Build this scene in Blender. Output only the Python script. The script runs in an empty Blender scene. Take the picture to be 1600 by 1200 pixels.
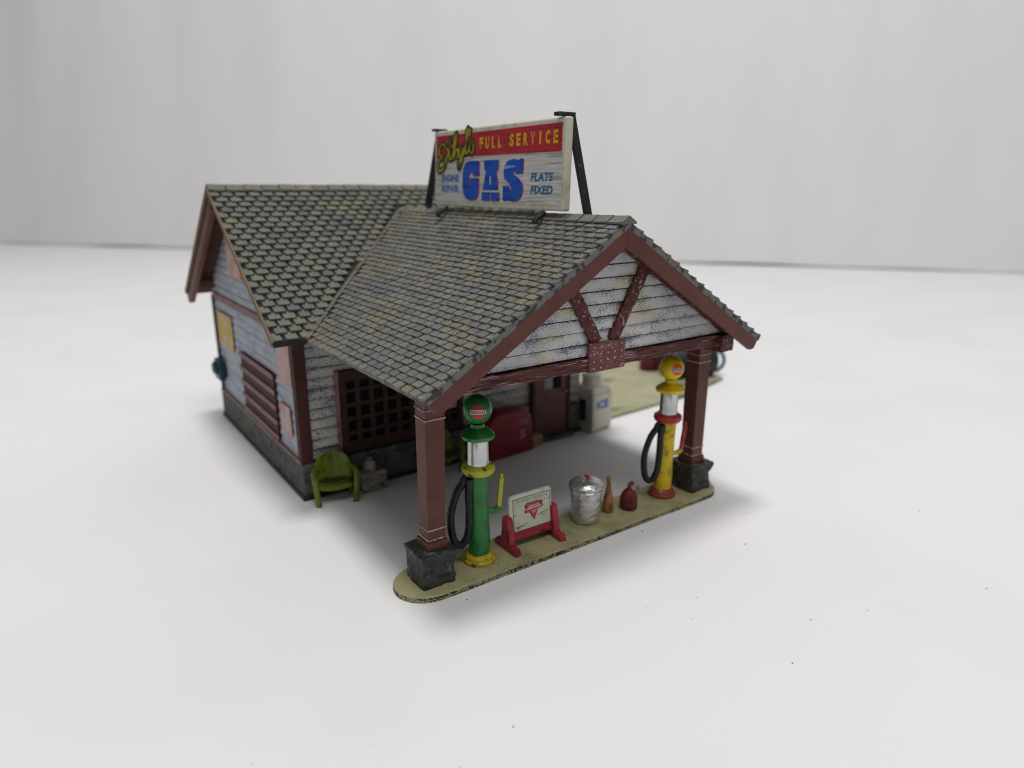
import bpy, bmesh, math, random
from mathutils import Vector, Matrix
random.seed(7)
scene = bpy.context.scene
COL = scene.collection
PI = math.pi

# ------------------------------------------------------------------ camera
CAM = Vector((-4.45, -8.482, 6.014)); YAW, PITCH, ROLL = 0.615, -0.282, 0.002
fwd = Vector((math.sin(YAW)*math.cos(PITCH), math.cos(YAW)*math.cos(PITCH), math.sin(PITCH)))
rgt = Vector((math.cos(YAW), -math.sin(YAW), 0)); upv = rgt.cross(fwd)
r2 = rgt*math.cos(ROLL)+upv*math.sin(ROLL); u2 = -rgt*math.sin(ROLL)+upv*math.cos(ROLL)
cd = bpy.data.cameras.new('camera'); cam = bpy.data.objects.new('camera', cd); COL.objects.link(cam)
cam.matrix_world = Matrix(((r2.x, u2.x, -fwd.x, CAM.x), (r2.y, u2.y, -fwd.y, CAM.y), (r2.z, u2.z, -fwd.z, CAM.z), (0, 0, 0, 1)))
cd.sensor_width = 36; cd.lens = 1073/1600*36; cd.clip_start = 0.1; cd.clip_end = 600
cd.dof.use_dof = True; cd.dof.focus_distance = 10.0; cd.dof.aperture_fstop = 0.205
scene.camera = cam

# ------------------------------------------------------------------ light
w = bpy.data.worlds.new('World'); scene.world = w; w.use_nodes = True
bg = w.node_tree.nodes['Background']; bg.inputs[0].default_value = (0.97, 0.985, 1.0, 1); bg.inputs[1].default_value = 1.0
_n = w.node_tree.nodes; _l = w.node_tree.links          # room light: bright ceiling, dimmer towards the horizon
_tc = _n.new('ShaderNodeTexCoord'); _sx = _n.new('ShaderNodeSeparateXYZ'); _mr = _n.new('ShaderNodeMapRange'); _mr.interpolation_type = 'SMOOTHSTEP'
_l.new(_tc.outputs['Generated'], _sx.inputs[0]); _l.new(_sx.outputs[2], _mr.inputs[0])
_mr.inputs[1].default_value = 0.0; _mr.inputs[2].default_value = 0.75; _mr.inputs[3].default_value = 0.05; _mr.inputs[4].default_value = 0.24
_l.new(_mr.outputs[0], bg.inputs[1])
def softbox(name, loc, size, energy, color):
    ld = bpy.data.lights.new(name, 'AREA'); ld.shape = 'DISK'; ld.size = size; ld.energy = energy; ld.color = color
    lo = bpy.data.objects.new(name, ld); COL.objects.link(lo); lo.location = loc
    lo.rotation_euler = (Vector((3, 3, 0))-Vector(loc)).to_track_quat('-Z', 'Y').to_euler()
softbox('ceiling_softbox', (-2, 7, 110), 22, 54000, (1, 0.985, 0.975))
softbox('front_softbox', (-10, -40, 102), 50, 38500, (1, 0.995, 0.985))
scene.view_settings.view_transform = 'Standard'; scene.view_settings.look = 'None'
scene.view_settings.exposure = 0.0; scene.view_settings.gamma = 1
scene.render.engine = 'CYCLES'; scene.cycles.use_denoising = True; scene.cycles.denoising_prefilter = 'ACCURATE'; scene.cycles.filter_width = 1.0
scene.cycles.max_bounces = 8; scene.cycles.diffuse_bounces = 2; scene.cycles.sample_clamp_indirect = 4

# ------------------------------------------------------------------ mesh helpers
class MB:
    def __init__(s): s.v = []; s.f = []
    def poly(s, pts):
        n = len(s.v); s.v += [Vector(p) for p in pts]; s.f.append(tuple(range(n, n+len(pts)))); return s
    def hexa(s, a, b):            # a: bottom loop, b: top loop (same count)
        n = len(s.v); k = len(a); s.v += [Vector(p) for p in a]+[Vector(p) for p in b]
        s.f.append(tuple(n+i for i in reversed(range(k)))); s.f.append(tuple(n+k+i for i in range(k)))
        for i in range(k):
            j = (i+1) % k; s.f.append((n+i, n+j, n+k+j, n+k+i))
        return s
    def box(s, x0, x1, y0, y1, z0, z1):
        return s.hexa([(x0, y0, z0), (x1, y0, z0), (x1, y1, z0), (x0, y1, z0)], [(x0, y0, z1), (x1, y0, z1), (x1, y1, z1), (x0, y1, z1)])
    def bar(s, p, q, wd, th, up=(0, 0, 1)):   # rectangular bar from p to q
        p, q, up = Vector(p), Vector(q), Vector(up); d = (q-p).normalized(); a = d.cross(up).normalized(); b = a.cross(d)
        c = [a*wd/2+b*th/2, -a*wd/2+b*th/2, -a*wd/2-b*th/2, a*wd/2-b*th/2]
        return s.hexa([p+x for x in c], [q+x for x in c])
    def lathe(s, prof, c=(0, 0, 0), n=32, sx=1, sy=1):
        c = Vector(c); base = len(s.v)
        for r, z in prof:
            for i in range(n):
                t = 2*PI*i/n; s.v.append(c+Vector((r*math.cos(t)*sx, r*math.sin(t)*sy, z)))
        for k in range(len(prof)-1):
            for i in range(n):
                j = (i+1) % n; a = base+k*n; b = a+n
                s.f.append((a+i, a+j, b+j, b+i))
        s.f.append(tuple(base+i for i in reversed(range(n)))); s.f.append(tuple(base+(len(prof)-1)*n+i for i in range(n)))
        return s
    def tube(s, pts, r, n=10, closed=False):
        pts = [Vector(p) for p in pts]; m = len(pts); base = len(s.v); prev = None
        rr = r if isinstance(r, (list, tuple)) else [r]*m
        for i, p in enumerate(pts):
            if closed: t = (pts[(i+1) % m]-pts[i-1]).normalized()
            else: t = (pts[min(i+1, m-1)]-pts[max(i-1, 0)]).normalized()
            a = t.cross(Vector((0, 0, 1))) if prev is None else prev-t*prev.dot(t)
            if a.length < 1e-4: a = t.cross(Vector((0, 1, 0)))
            a.normalize(); prev = a; b = t.cross(a)
            for k in range(n):
                th = 2*PI*k/n; s.v.append(p+(a*math.cos(th)+b*math.sin(th))*rr[i])
        for i in range(m if closed else m-1):
            j = (i+1) % m
            for k in range(n):
                l = (k+1) % n; s.f.append((base+i*n+k, base+i*n+l, base+j*n+l, base+j*n+k))
        if not closed:
            s.f.append(tuple(base+k for k in reversed(range(n)))); s.f.append(tuple(base+(m-1)*n+k for k in range(n)))
        return s
    def prism(s, pts2, f, d0, d1):   # polygon mapped through f(x, y, depth)
        return s.hexa([f(x, y, d0) for x, y in pts2], [f(x, y, d1) for x, y in pts2])

def obj(name, mb, mat, parent=None, smooth=False, bevel=0, seg=2, loc=None, xf=None):
    me = bpy.data.meshes.new(name); vs = [tuple((xf @ p) if xf else p) for p in mb.v]
    me.from_pydata(vs, [], mb.f); me.update()
    bm = bmesh.new(); bm.from_mesh(me); bmesh.ops.recalc_face_normals(bm, faces=bm.faces); bm.to_mesh(me); bm.free()
    if mat: me.materials.append(mat)
    o = bpy.data.objects.new(name, me); COL.objects.link(o)
    if loc is not None: o.location = loc
    if parent: o.parent = parent
    if smooth:
        me.shade_smooth()
        try: me.set_sharp_from_angle(angle=math.radians(40))
        except Exception: pass
    if bevel:
        m = o.modifiers.new('bevel', 'BEVEL'); m.width = bevel; m.segments = seg; m.limit_method = 'ANGLE'; m.angle_limit = math.radians(35)
    return o
def thing(name, label, cat, loc=(0, 0, 0), rz=0, group=None):
    o = bpy.data.objects.new(name, None); COL.objects.link(o); o.location = loc; o.rotation_euler = (0, 0, rz)
    o.empty_display_size = .1
    return tag(o, label, cat, group)
def tag(o, label=None, cat=None, group=None, kind=None):
    if label: o['label'] = label
    if cat: o['category'] = cat
    if group: o['group'] = group
    if kind: o['kind'] = kind
    return o
def clip(poly, ax, val, keep_above):
    out = []
    for i in range(len(poly)):
        a, b = poly[i], poly[(i+1) % len(poly)]
        ia = (a[ax] >= val) == keep_above; ib = (b[ax] >= val) == keep_above
        if ia: out.append(a)
        if ia != ib:
            t = (val-a[ax])/(b[ax]-a[ax]); out.append(tuple(a[k]+t*(b[k]-a[k]) for k in range(2)))
    return out
def siding(mb, poly, f, h, z0, lap=.035, base=.0, gapz=.026):
    """lapped boards over a vertical 2-D polygon; f(a, z, out) -> 3-D point"""
    zmax = max(p[1] for p in poly); z = z0
    while z < zmax:
        q = clip(clip(poly, 1, z+gapz*random.uniform(.8, 1.2), True), 1, min(z+h, zmax+1), False)
        if len(q) > 2:
            top = [f(a, zz, base+lap*(1-(zz-z)/h)+random.uniform(-.002, .002)) for a, zz in q]
            bot = [f(a, zz, base-.012) for a, zz in q]
            mb.hexa(bot, top)
        z += h
    return mb
def text2d(body, x0, x1, y0, y1, fat=0.0, shear=0.0, space=1.0):
    cu = bpy.data.curves.new('t', 'FONT'); cu.body = body; cu.offset = fat; cu.shear = shear; cu.resolution_u = 3; cu.space_character = space
    o = bpy.data.objects.new('t', cu); COL.objects.link(o)
    dg = bpy.context.evaluated_depsgraph_get(); dg.update(); ev = o.evaluated_get(dg); me = ev.to_mesh()
    vs = [(v.co.x, v.co.y) for v in me.vertices]; fs = [tuple(p.vertices) for p in me.polygons]
    ev.to_mesh_clear(); bpy.data.objects.remove(o); bpy.data.curves.remove(cu)
    ax = min(v[0] for v in vs); bx = max(v[0] for v in vs); ay = min(v[1] for v in vs); by = max(v[1] for v in vs)
    return [(x0+(x-ax)/(bx-ax)*(x1-x0), y0+(y-ay)/(by-ay)*(y1-y0)) for x, y in vs], fs
def add2d(mb, t, f, d):
    n = len(mb.v); mb.v += [Vector(f(x, y, d)) for x, y in t[0]]; mb.f += [tuple(i+n for i in p) for p in t[1]]; return mb
def ribbon(mb, pts, wd, f, d):
    """flat painted stroke along 2-D points"""
    pts = [Vector(p) for p in pts]
    for k in range(len(pts)-1):
        a, b = pts[k], pts[k+1]; t = (b-a)
        if t.length < 1e-6: continue
        t.normalize(); n = Vector((-t.y, t.x))*wd/2; e = t*wd*.35; dd = d+.0004*(k % 3)
        mb.poly([f(*(a-e+n), dd), f(*(a-e-n), dd), f(*(b+e-n), dd), f(*(b+e+n), dd)])
    return mb
def spline(pts, n=6, closed=False):
    P = [Vector(p) for p in pts]; out = []; m = len(P)
    for i in range(m if closed else m-1):
        g = (lambda k: P[k % m]) if closed else (lambda k: P[max(0, min(m-1, k))])
        a, b, c, d = g(i-1), g(i), g(i+1), g(i+2)
        for k in range(n):
            t = k/n; out.append(.5*((2*b)+(c-a)*t+(2*a-5*b+4*c-d)*t*t+(3*b-a-3*c+d)*t**3))
    if not closed: out.append(P[-1])
    return out

# ------------------------------------------------------------------ materials
def M(name, col, layers=(), rough=.6, metal=0.0, bump=None, island=None, spec=.3):
    """layers: (colour, xyz scale, lo, hi, patch scale or None, patch weight)"""
    m = bpy.data.materials.new(name); m.use_nodes = True; nt = m.node_tree; N = nt.nodes; L = nt.links
    p = N['Principled BSDF']; p.inputs['Roughness'].default_value = rough; p.inputs['Metallic'].default_value = metal
    p.inputs['Specular IOR Level'].default_value = spec
    tc = N.new('ShaderNodeTexCoord')
    rgb = N.new('ShaderNodeRGB'); rgb.outputs[0].default_value = (*col, 1); cur = rgb.outputs[0]
    if island:
        g = N.new('ShaderNodeNewGeometry'); cr = N.new('ShaderNodeValToRGB'); cr.color_ramp.interpolation = 'LINEAR'
        while len(cr.color_ramp.elements) < len(island): cr.color_ramp.elements.new(.5)
        for e, (pos, c) in zip(cr.color_ramp.elements, island): e.position = pos; e.color = (*c, 1)
        L.new(g.outputs['Random Per Island'], cr.inputs[0]); cur = cr.outputs[0]
    def noise(sc, det=4):
        mp = N.new('ShaderNodeMapping'); L.new(tc.outputs['Object'], mp.inputs[0])
        sc = (sc,)*3 if not isinstance(sc, tuple) else sc
        mp.inputs['Scale'].default_value = sc; mp.inputs['Location'].default_value = (random.random()*9, random.random()*9, random.random()*9)
        n = N.new('ShaderNodeTexNoise'); n.inputs['Scale'].default_value = 1; n.inputs['Detail'].default_value = det
        L.new(mp.outputs[0], n.inputs[0]); return n.outputs[0]
    for c, sc, lo_, hi_, psc, pw, *edge in layers:
        f = noise(sc)
        if edge:      # grey wash pooled along the seams of the boards: (board height, first seam, weight)
            h_, z_, k_ = edge[0]
            sx = N.new('ShaderNodeSeparateXYZ'); L.new(tc.outputs['Object'], sx.inputs[0]); prev = sx.outputs[2]
            for op, val in (('SUBTRACT', z_), ('DIVIDE', h_), ('FRACT', None), ('SUBTRACT', .45), ('ABSOLUTE', None), ('POWER', 1.6), ('MULTIPLY', k_*3), ('SUBTRACT', k_*.35)):
                q = N.new('ShaderNodeMath'); q.operation = op; L.new(prev, q.inputs[0])
                if val is not None: q.inputs[1].default_value = val
                prev = q.outputs[0]
            q = N.new('ShaderNodeMath'); q.operation = 'ADD'; L.new(prev, q.inputs[0]); L.new(f, q.inputs[1]); f = q.outputs[0]
        if psc:
            g = noise(psc, 2); a = N.new('ShaderNodeMath'); a.operation = 'MULTIPLY_ADD'; L.new(g, a.inputs[0]); a.inputs[1].default_value = pw
            s = N.new('ShaderNodeMath'); s.operation = 'SUBTRACT'; L.new(f, s.inputs[0]); s.inputs[1].default_value = pw*.5
            L.new(s.outputs[0], a.inputs[2]); f = a.outputs[0]
        mr = N.new('ShaderNodeMapRange'); mr.interpolation_type = 'SMOOTHSTEP'; L.new(f, mr.inputs[0])
        mr.inputs[1].default_value = lo_; mr.inputs[2].default_value = hi_
        mx = N.new('ShaderNodeMix'); mx.data_type = 'RGBA'; L.new(mr.outputs[0], mx.inputs[0]); L.new(cur, mx.inputs[6])
        mx.inputs[7].default_value = (*c, 1); cur = mx.outputs[2]
    L.new(cur, p.inputs['Base Color'])
    if bump:
        b = N.new('ShaderNodeBump'); b.inputs['Strength'].default_value = bump[1]; b.inputs['Distance'].default_value = bump[2] if len(bump) > 2 else .02
        L.new(noise(bump[0], 5), b.inputs['Height']); L.new(b.outputs[0], p.inputs['Normal'])
    return m
PAPER = M('white_paper', (.80, .79, .795), [((.775, .765, .76), .22, .40, .75, None, 0), ((.40, .38, .36), 11, .775, .80, None, 0)], rough=.85, bump=(.35, .03, .05), spec=.15)
CLOTH = M('white_backdrop_paper', (.86, .845, .845), [((.83, .815, .815), (.25, .25, .05), .4, .7, None, 0)], rough=.9, spec=.1)
SID = M('weathered_white_siding', (.74, .75, .75), [((.74, .69, .46), (2.2, 2.2, 5), .52, .70, None, 0), ((.19, .205, .26), (48, 48, 60), .49, .65, (2.6, 2.6, 4), .55, (.205, 3.365, .13))], rough=.75, bump=((20, 20, 40), .2))
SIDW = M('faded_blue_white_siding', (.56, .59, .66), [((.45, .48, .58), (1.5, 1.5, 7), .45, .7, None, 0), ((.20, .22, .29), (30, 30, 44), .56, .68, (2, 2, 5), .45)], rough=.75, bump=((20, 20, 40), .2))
SIDD = M('grimy_siding', (.56, .56, .53), [((.52, .48, .33), (2.5, 2.5, 6), .5, .7, None, 0), ((.12, .14, .19), (30, 30, 40), .49, .64, (1.8, 1.8, 4), .55, (.205, .78, .12))], rough=.75, bump=((20, 20, 40), .2))
GROOVE = M('dark_board_groove', (.035, .036, .042), rough=.8)
MAR = M('maroon_paint', (.130, .046, .035), [((.105, .036, .029), 3, .4, .7, None, 0), ((.16, .075, .068), 45, .70, .76, None, 0)], rough=.5, bump=(40, .08))
MARB = M('worn_maroon_timber', (.105, .028, .024), [((.035, .009, .008), (1.5, 24, 30), .5, .60, None, 0), ((.36, .25, .26), (2.2, 30, 48), .55, .66, (.6, 3, 7), .6)], rough=.55, bump=((2, 24, 34), .7))
MARD = M('worn_maroon_brace', (.10, .028, .024), [((.055, .013, .012), 9, .5, .66, None, 0), ((.40, .27, .27), 24, .60, .66, (3, 3, 3), .4)], rough=.55, bump=(14, .4))
PLATE = M('scuffed_maroon_plate', (.15, .050, .044), [((.42, .31, .32), 34, .60, .65, (4, 4, 4), .5)], rough=.55, bump=(30, .25))
SOF = M('dark_maroon_soffit', (.07, .022, .02), [((.045, .014, .013), 4, .4, .7, None, 0)], rough=.7)
BAND = M('chipped_pale_edge', (.46, .38, .37), [((.2, .09, .08), 20, .5, .6, None, 0)], rough=.6)
TILE = M('weathered_roof_tile', (.2, .2, .2), [((.21, .175, .095), .8, .54, .74, (7, 7, 7), .4), ((.28, .165, .08), 1.3, .67, .78, (9, 9, 9), .3), ((.34, .33, .30), 60, .57, .68, (3, 3, 3), .3)],
         rough=.62, bump=(45, .3), island=[(0, (.105, .108, .110)), (.5, (.135, .137, .128)), (.9, (.158, .154, .128)), (1, (.185, .165, .115))])
TILEM = M('weathered_main_roof_tile', (.2, .2, .2), [((.20, .18, .11), .8, .54, .74, (7, 7, 7), .4), ((.30, .29, .26), 60, .62, .72, (3, 3, 3), .3)],
          rough=.62, bump=(45, .3), island=[(0, (.105, .115, .11)), (.5, (.138, .142, .122)), (.9, (.16, .155, .12)), (1, (.18, .165, .118))])
GAP = M('dark_roof_underlay', (.022, .026, .026), rough=.8)
DECK = M('mottled_grey_roof_edge', (.16, .165, .16), [((.05, .055, .05), (7, 7, 7), .5, .56, None, 0), ((.24, .20, .13), 4, .58, .7, None, 0)], rough=.7, bump=(12, .4))
RUST = M('rusty_tan_edge', (.21, .14, .085), [((.16, .12, .08), 5, .5, .65, None, 0)], rough=.7)
VALL = M('tan_valley_strip', (.125, .115, .095), [((.22, .14, .08), .8, .50, .64, None, 0), ((.12, .12, .11), 6, .5, .62, None, 0)], rough=.7)
STONE = M('grey_plinth_stone', (.11, .112, .105), [((.05, .052, .05), 4, .45, .65, None, 0), ((.2, .2, .18), 12, .6, .7, None, 0)], rough=.75, bump=(9, .5))
PED = M('dark_slate_stone', (.048, .049, .046), [((.022, .023, .022), 6, .5, .65, None, 0), ((.20, .20, .195), 7, .56, .80, (3, 3, 3), .35)], rough=.55, bump=(10, .6, .04))
OLIVE = M('olive_concrete', (.37, .345, .185), [((.27, .245, .12), 2.0, .45, .7, None, 0), ((.06, .055, .035), 38, .63, .68, (1.5, 1.5, 1.5), .5)], rough=.65, bump=(30, .2))
OLIVES = M('scuffed_olive_edge', (.33, .31, .17), [((.035, .032, .022), (26, 26, 34), .46, .56, (1.5, 1.5, 12), .55)], rough=.7, bump=(25, .4))
GREEN = M('green_enamel', (.012, .175, .030), [((.010, .12, .022), 4, .5, .7, None, 0), ((.02, .21, .03), 12, .55, .7, None, 0)], rough=.32, spec=.5, bump=(10, .06))
LIME = M('lime_yellow_paint', (.42, .42, .020), [((.08, .08, .012), 6, .56, .64, None, 0)], rough=.42, spec=.4, bump=(20, .2))
MUST = M('worn_mustard_paint', (.45, .34, .020), [((.12, .09, .015), 9, .56, .63, None, 0)], rough=.45, bump=(20, .2))
YEL = M('yellow_enamel', (.80, .60, .010), [((.60, .40, .01), 3, .45, .65, None, 0)], rough=.38, spec=.4, bump=(12, .06))
YELB = M('worn_yellow_body', (.68, .49, .012), [((.32, .24, .03), 5, .5, .66, None, 0), ((.10, .07, .02), 16, .66, .7, None, 0)], rough=.42, bump=(12, .15))
RED = M('red_enamel', (.40, .025, .030), [((.20, .014, .02), 5, .5, .66, None, 0)], rough=.4, spec=.4, bump=(18, .15))
WRED = M('worn_red_base', (.26, .045, .04), [((.34, .22, .08), 9, .55, .66, None, 0)], rough=.55, bump=(18, .2))
CRIM = M('crimson_stand_paint', (.36, .022, .042), [((.15, .012, .022), 5, .5, .64, None, 0), ((.5, .1, .11), 30, .66, .72, None, 0)], rough=.42, spec=.45, bump=(22, .35))
DRED = M('dark_red_paint', (.15, .018, .024), [((.07, .012, .014), 8, .5, .64, None, 0)], rough=.45, bump=(20, .3))
CHROME = M('brushed_silver', (.60, .60, .60), [((.28, .28, .28), (9, 9, 2), .52, .66, None, 0)], rough=.34, metal=.85, bump=(9, .25))
FOIL = M('crumpled_silver_paint', (.60, .60, .59), [((.40, .40, .39), (9, 9, 16), .5, .70, None, 0)], rough=.33, metal=.8, bump=((8, 8, 13), .7, .035))
BLACK = M('black_rubber', (.012, .013, .014), [((.05, .05, .055), 9, .6, .72, None, 0)], rough=.45, bump=(20, .15))
IRON = M('black_iron_paint', (.018, .022, .022), [((.07, .075, .075), 12, .6, .7, None, 0)], rough=.5, bump=(25, .2))
CREAM = M('cream_sign_edge', (.62, .60, .47), [((.48, .46, .35), 5, .5, .7, None, 0)], rough=.6)
WOOD = M('white_grained_signboard', (.58, .57, .54), [((.36, .34, .31), (1, 1.1, 22), .52, .66, None, 0), ((.74, .74, .72), (1, 2, 30), .56, .66, None, 0)], rough=.6, bump=((1, 1.5, 40), .5))
REDP = M('red_sign_paint', (.46, .024, .040), [((.30, .02, .035), (1, 1.4, 26), .52, .64, None, 0)], rough=.55, bump=((1, 1.5, 40), .4))
BLUE = M('blue_sign_paint', (.016, .10, .52), [((.010, .055, .34), (1, 1.4, 8), .5, .64, None, 0)], rough=.5)
SKY = M('pale_blue_lettering', (.055, .20, .50), [((.2, .33, .5), (3, 3, 20), .55, .66, None, 0)], rough=.5)
TEAL = M('teal_blue_lettering', (.022, .15, .33), rough=.5)
LETY = M('yellow_lettering', (.72, .42, .012), [((.5, .2, .02), 9, .55, .66, None, 0)], rough=.5)
SCRY = M('script_yellow', (.40, .36, .015), [((.13, .11, .012), 4, .46, .60, None, 0)], rough=.5)
SCRD = M('script_dark_outline', (.045, .045, .018), rough=.5)
WHITE = M('off_white_paint', (.62, .62, .56), [((.5, .5, .45), 4, .5, .7, None, 0)], rough=.55)
INK = M('black_ink', (.014, .016, .014), rough=.6)
GINK = M('green_ink', (.035, .11, .075), rough=.6)
POST = M('printed_card', (.56, .57, .44), [((.46, .48, .38), 5, .45, .7, None, 0)], rough=.5)
LOGO = M('logo_red', (.52, .045, .05), [((.6, .2, .18), 30, .6, .7, None, 0)], rough=.5)
ORED = M('orange_red_decal', (.78, .10, .035), rough=.45)
DEC = M('red_decal', (.50, .035, .035), rough=.4)
ICEW = M('aged_ivory_plastic', (.68, .66, .56), [((.54, .51, .41), 2.2, .48, .7, None, 0)], rough=.55)
CHG = M('chair_green_enamel', (.14, .19, .012), [((.07, .10, .008), 5, .5, .66, None, 0)], rough=.42, spec=.4)
CRATE = M('grey_crate_wood', (.36, .33, .29), [((.13, .11, .09), (5, 5, 20), .5, .62, None, 0)], rough=.75)
TANW = M('pale_crate_timber', (.42, .38, .32), [((.3, .2, .1), 8, .5, .65, None, 0)], rough=.7)
ORW = M('orange_brown_timber', (.42, .20, .07), rough=.7)
BOTT = M('amber_brown_paint', (.36, .17, .055), [((.16, .07, .025), (8, 8, 4), .5, .62, None, 0)], rough=.45, bump=(14, .3))
WINF = M('dark_window_paint', (.042, .016, .014), [((.028, .011, .010), 4, .4, .7, None, 0)], rough=.7)
GLASS = M('dark_window_glass', (.004, .004, .0045), rough=.5, spec=.06)
DOORW = M('grey_door_glass', (.20, .22, .23), rough=.35)
SODA = M('soda_red_enamel', (.27, .012, .03), [((.19, .010, .022), 3, .45, .7, None, 0)], rough=.38, spec=.4)
PINKL = M('faded_pink_lettering', (.42, .22, .25), rough=.6)
YSIGN = M('faded_yellow_poster', (.56, .50, .33), [((.60, .38, .035), 2.4, .44, .58, None, 0), ((.5, .2, .04), 5, .62, .7, None, 0)], rough=.6)
OSIGN = M('faded_orange_poster', (.58, .45, .42), [((.58, .27, .17), 2.6, .42, .62, None, 0)], rough=.6)
PSIGN = M('faded_pink_poster', (.56, .40, .36), [((.60, .33, .26), 2.2, .5, .68, None, 0)], rough=.6)
TMET = M('dark_teal_metal', (.020, .050, .068), rough=.45)
HOOP = M('teal_wire', (.03, .12, .17), rough=.4)
SLAT = M('faded_maroon_slat', (.26, .15, .14), [((.16, .07, .065), 5, .5, .66, None, 0)], rough=.6)
CONC = M('olive_pad_concrete', (.37, .355, .225), [((.15, .145, .09), (.55, 1.6, 1), .53, .68, None, 0), ((.43, .41, .28), 1.2, .5, .7, None, 0)], rough=.75, bump=(14, .15))
GREYM = M('grey_spout_metal', (.30, .29, .27), rough=.45, metal=.4)

# ------------------------------------------------------------------ setting: paper floor and backdrop
def floor_sheet():
    mb = MB(); A, B = Vector((-36.0, 116.4)), Vector((82.0, -24.4)); d = (B-A).normalized(); nrm = Vector((d.y, -d.x))   # toward camera
    if nrm.dot(Vector((0, -1))) < 0: nrm = -nrm
    n = 120; rows = 40; idx = []
    for j in range(rows+1):
        row = []
        for i in range(n+1):
            t = i/n; q = A+(B-A)*t; wob = .9*math.sin(t*31)+.6*math.sin(t*73+1)+.35*math.sin(t*140)
            off = -7+140*(j/rows)
            q = q+nrm*(off+wob*max(0, 1-j/4)*1.0)
            z = 0.0
            
            row.append(len(mb.v)); mb.v.append(Vector((q.x, q.y, z)))
        idx.append(row)
    for j in range(rows):
        for i in range(n): mb.f.append((idx[j][i], idx[j][i+1], idx[j+1][i+1], idx[j+1][i]))
    return mb, A, B, nrm
mbf, FA, FB, FN = floor_sheet()
tag(obj('ground', mbf, PAPER, smooth=True), 'sheet of white paper the model station stands on', kind='structure')
mbb = MB(); n, rows = 160, 26; idx = []
for j in range(rows+1):
    row = []
    for i in range(n+1):
        t = i/n; hem = .12+.05*math.sin(t*41)+.04*math.sin(t*97+1.0)
        if j == 0: hz, off = -1.5, 2.0
        elif j == 1: hz, off = hem+.4, 2.0
        elif j == 2: hz, off = hem, 1.2
        else: hz = hem+75*(j-2)/(rows-2); off = 1.2+.10*hz
        q = FA+(FB-FA)*t-FN*off
        q = q-FN*((.30*math.sin(t*55+.3*math.sin(hz*.08))+.10*math.sin(t*123+1.3))*(.4+hz/60)*max(0, min(1, 1.5-t*2.1))) if j > 1 else q
        row.append(len(mbb.v)); mbb.v.append(Vector((q.x, q.y, hz)))
    idx.append(row)
for j in range(rows):
    for i in range(n): mbb.f.append((idx[j][i], idx[j][i+1], idx[j+1][i+1], idx[j+1][i]))
tag(obj('backdrop', mbb, CLOTH, smooth=True), 'softly folded off-white backdrop behind the paper', kind='structure')

# ------------------------------------------------------------------ the station building
ST = thing('service_station', 'miniature clapboard filling station with grey tiled roof and maroon porch', 'building', (0, 0, 0))
XR, WE, ZE, ZR, YR = 3.0, 3.514, 3.383, 5.565, -.94
XM, XN, YMR, ZMR, YME, ZME = -1.10, 7.05, 7.198, 6.003, 3.479, 3.416
YB = 2*YMR-YME
YV, ZRB = 6.545, 5.519
SP = (ZR-ZE)/WE; SM = (ZMR-ZME)/(YMR-YME)
WX, WX2, WY, WY2 = -.55, 6.50, 4.10, 10.35
def main_z(y): return ZME+SM*(y-YME)
def port_z(x, y=0): return ZR+(ZRB-ZR)*max(0, y-YR)/(YV-YR)-SP*abs(x-XR)

def tiles(mb, O, U, V, lu, lv, rows, tw, keep, th=.044, gap=.034):
    U, V = Vector(U).normalized(), Vector(V).normalized(); Nn = U.cross(V).normalized()
    if Nn.z < 0: Nn = -Nn
    O = Vector(O); rh = lv/rows
    for r in range(rows):
        c = int(lu/tw)+2; off = (r % 2)*tw/2-tw*.3
        for k in range(c):
            a0 = off+k*tw+gap/2+random.uniform(-.008, .008); a1 = off+(k+1)*tw-gap/2+random.uniform(-.008, .008)
            a0, a1 = max(0, a0), min(lu, a1)
            if a1-a0 < tw*.18: continue
            b0 = r*rh+random.uniform(-.008, .008); b1 = (r+1.25)*rh
            if r == rows-1: b1 = (r+1)*rh
            if not keep(O+U*((a0+a1)/2)+V*(b0+rh*.5)): continue
            n0 = th+random.uniform(-.008, .008); n1 = .012; ch = .005; cb = .005
            loop = [(a0+ch, b0), (a1-ch, b0), (a1, b0+cb), (a1, b1), (a0, b1), (a0, b0+cb)]
            def hgt(b): return n0+(n1-n0)*(b-b0)/(b1-b0)
            e = .006
            top = [O+U*(a+(e if a < (a0+a1)/2 else -e))+V*(b+(e if b < b1-.01 else 0))+Nn*hgt(b) for a, b in loop]
            mid = [O+U*a+V*b+Nn*(hgt(b)-.014) for a, b in loop]
            bot = [O+U*a+V*b-Nn*.004 for a, b in loop]
            n_ = len(mb.v); mb.v += bot+mid+top
            for q in range(6):
                w_ = (q+1) % 6; mb.f.append((n_+q, n_+w_, n_+6+w_, n_+6+q)); mb.f.append((n_+6+q, n_+6+w_, n_+12+w_, n_+12+q))
            mb.f.append(tuple(n_+12+q for q in range(6)))
    return mb
def slab(mb, pts, t):
    pts = [Vector(p) for p in pts]; nn = (pts[1]-pts[0]).cross(pts[2]-pts[0]).normalized()
    if nn.z < 0: nn = -nn
    return mb.hexa([p-nn*t for p in pts], pts)
TT = .055   # tile build-up above deck
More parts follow.
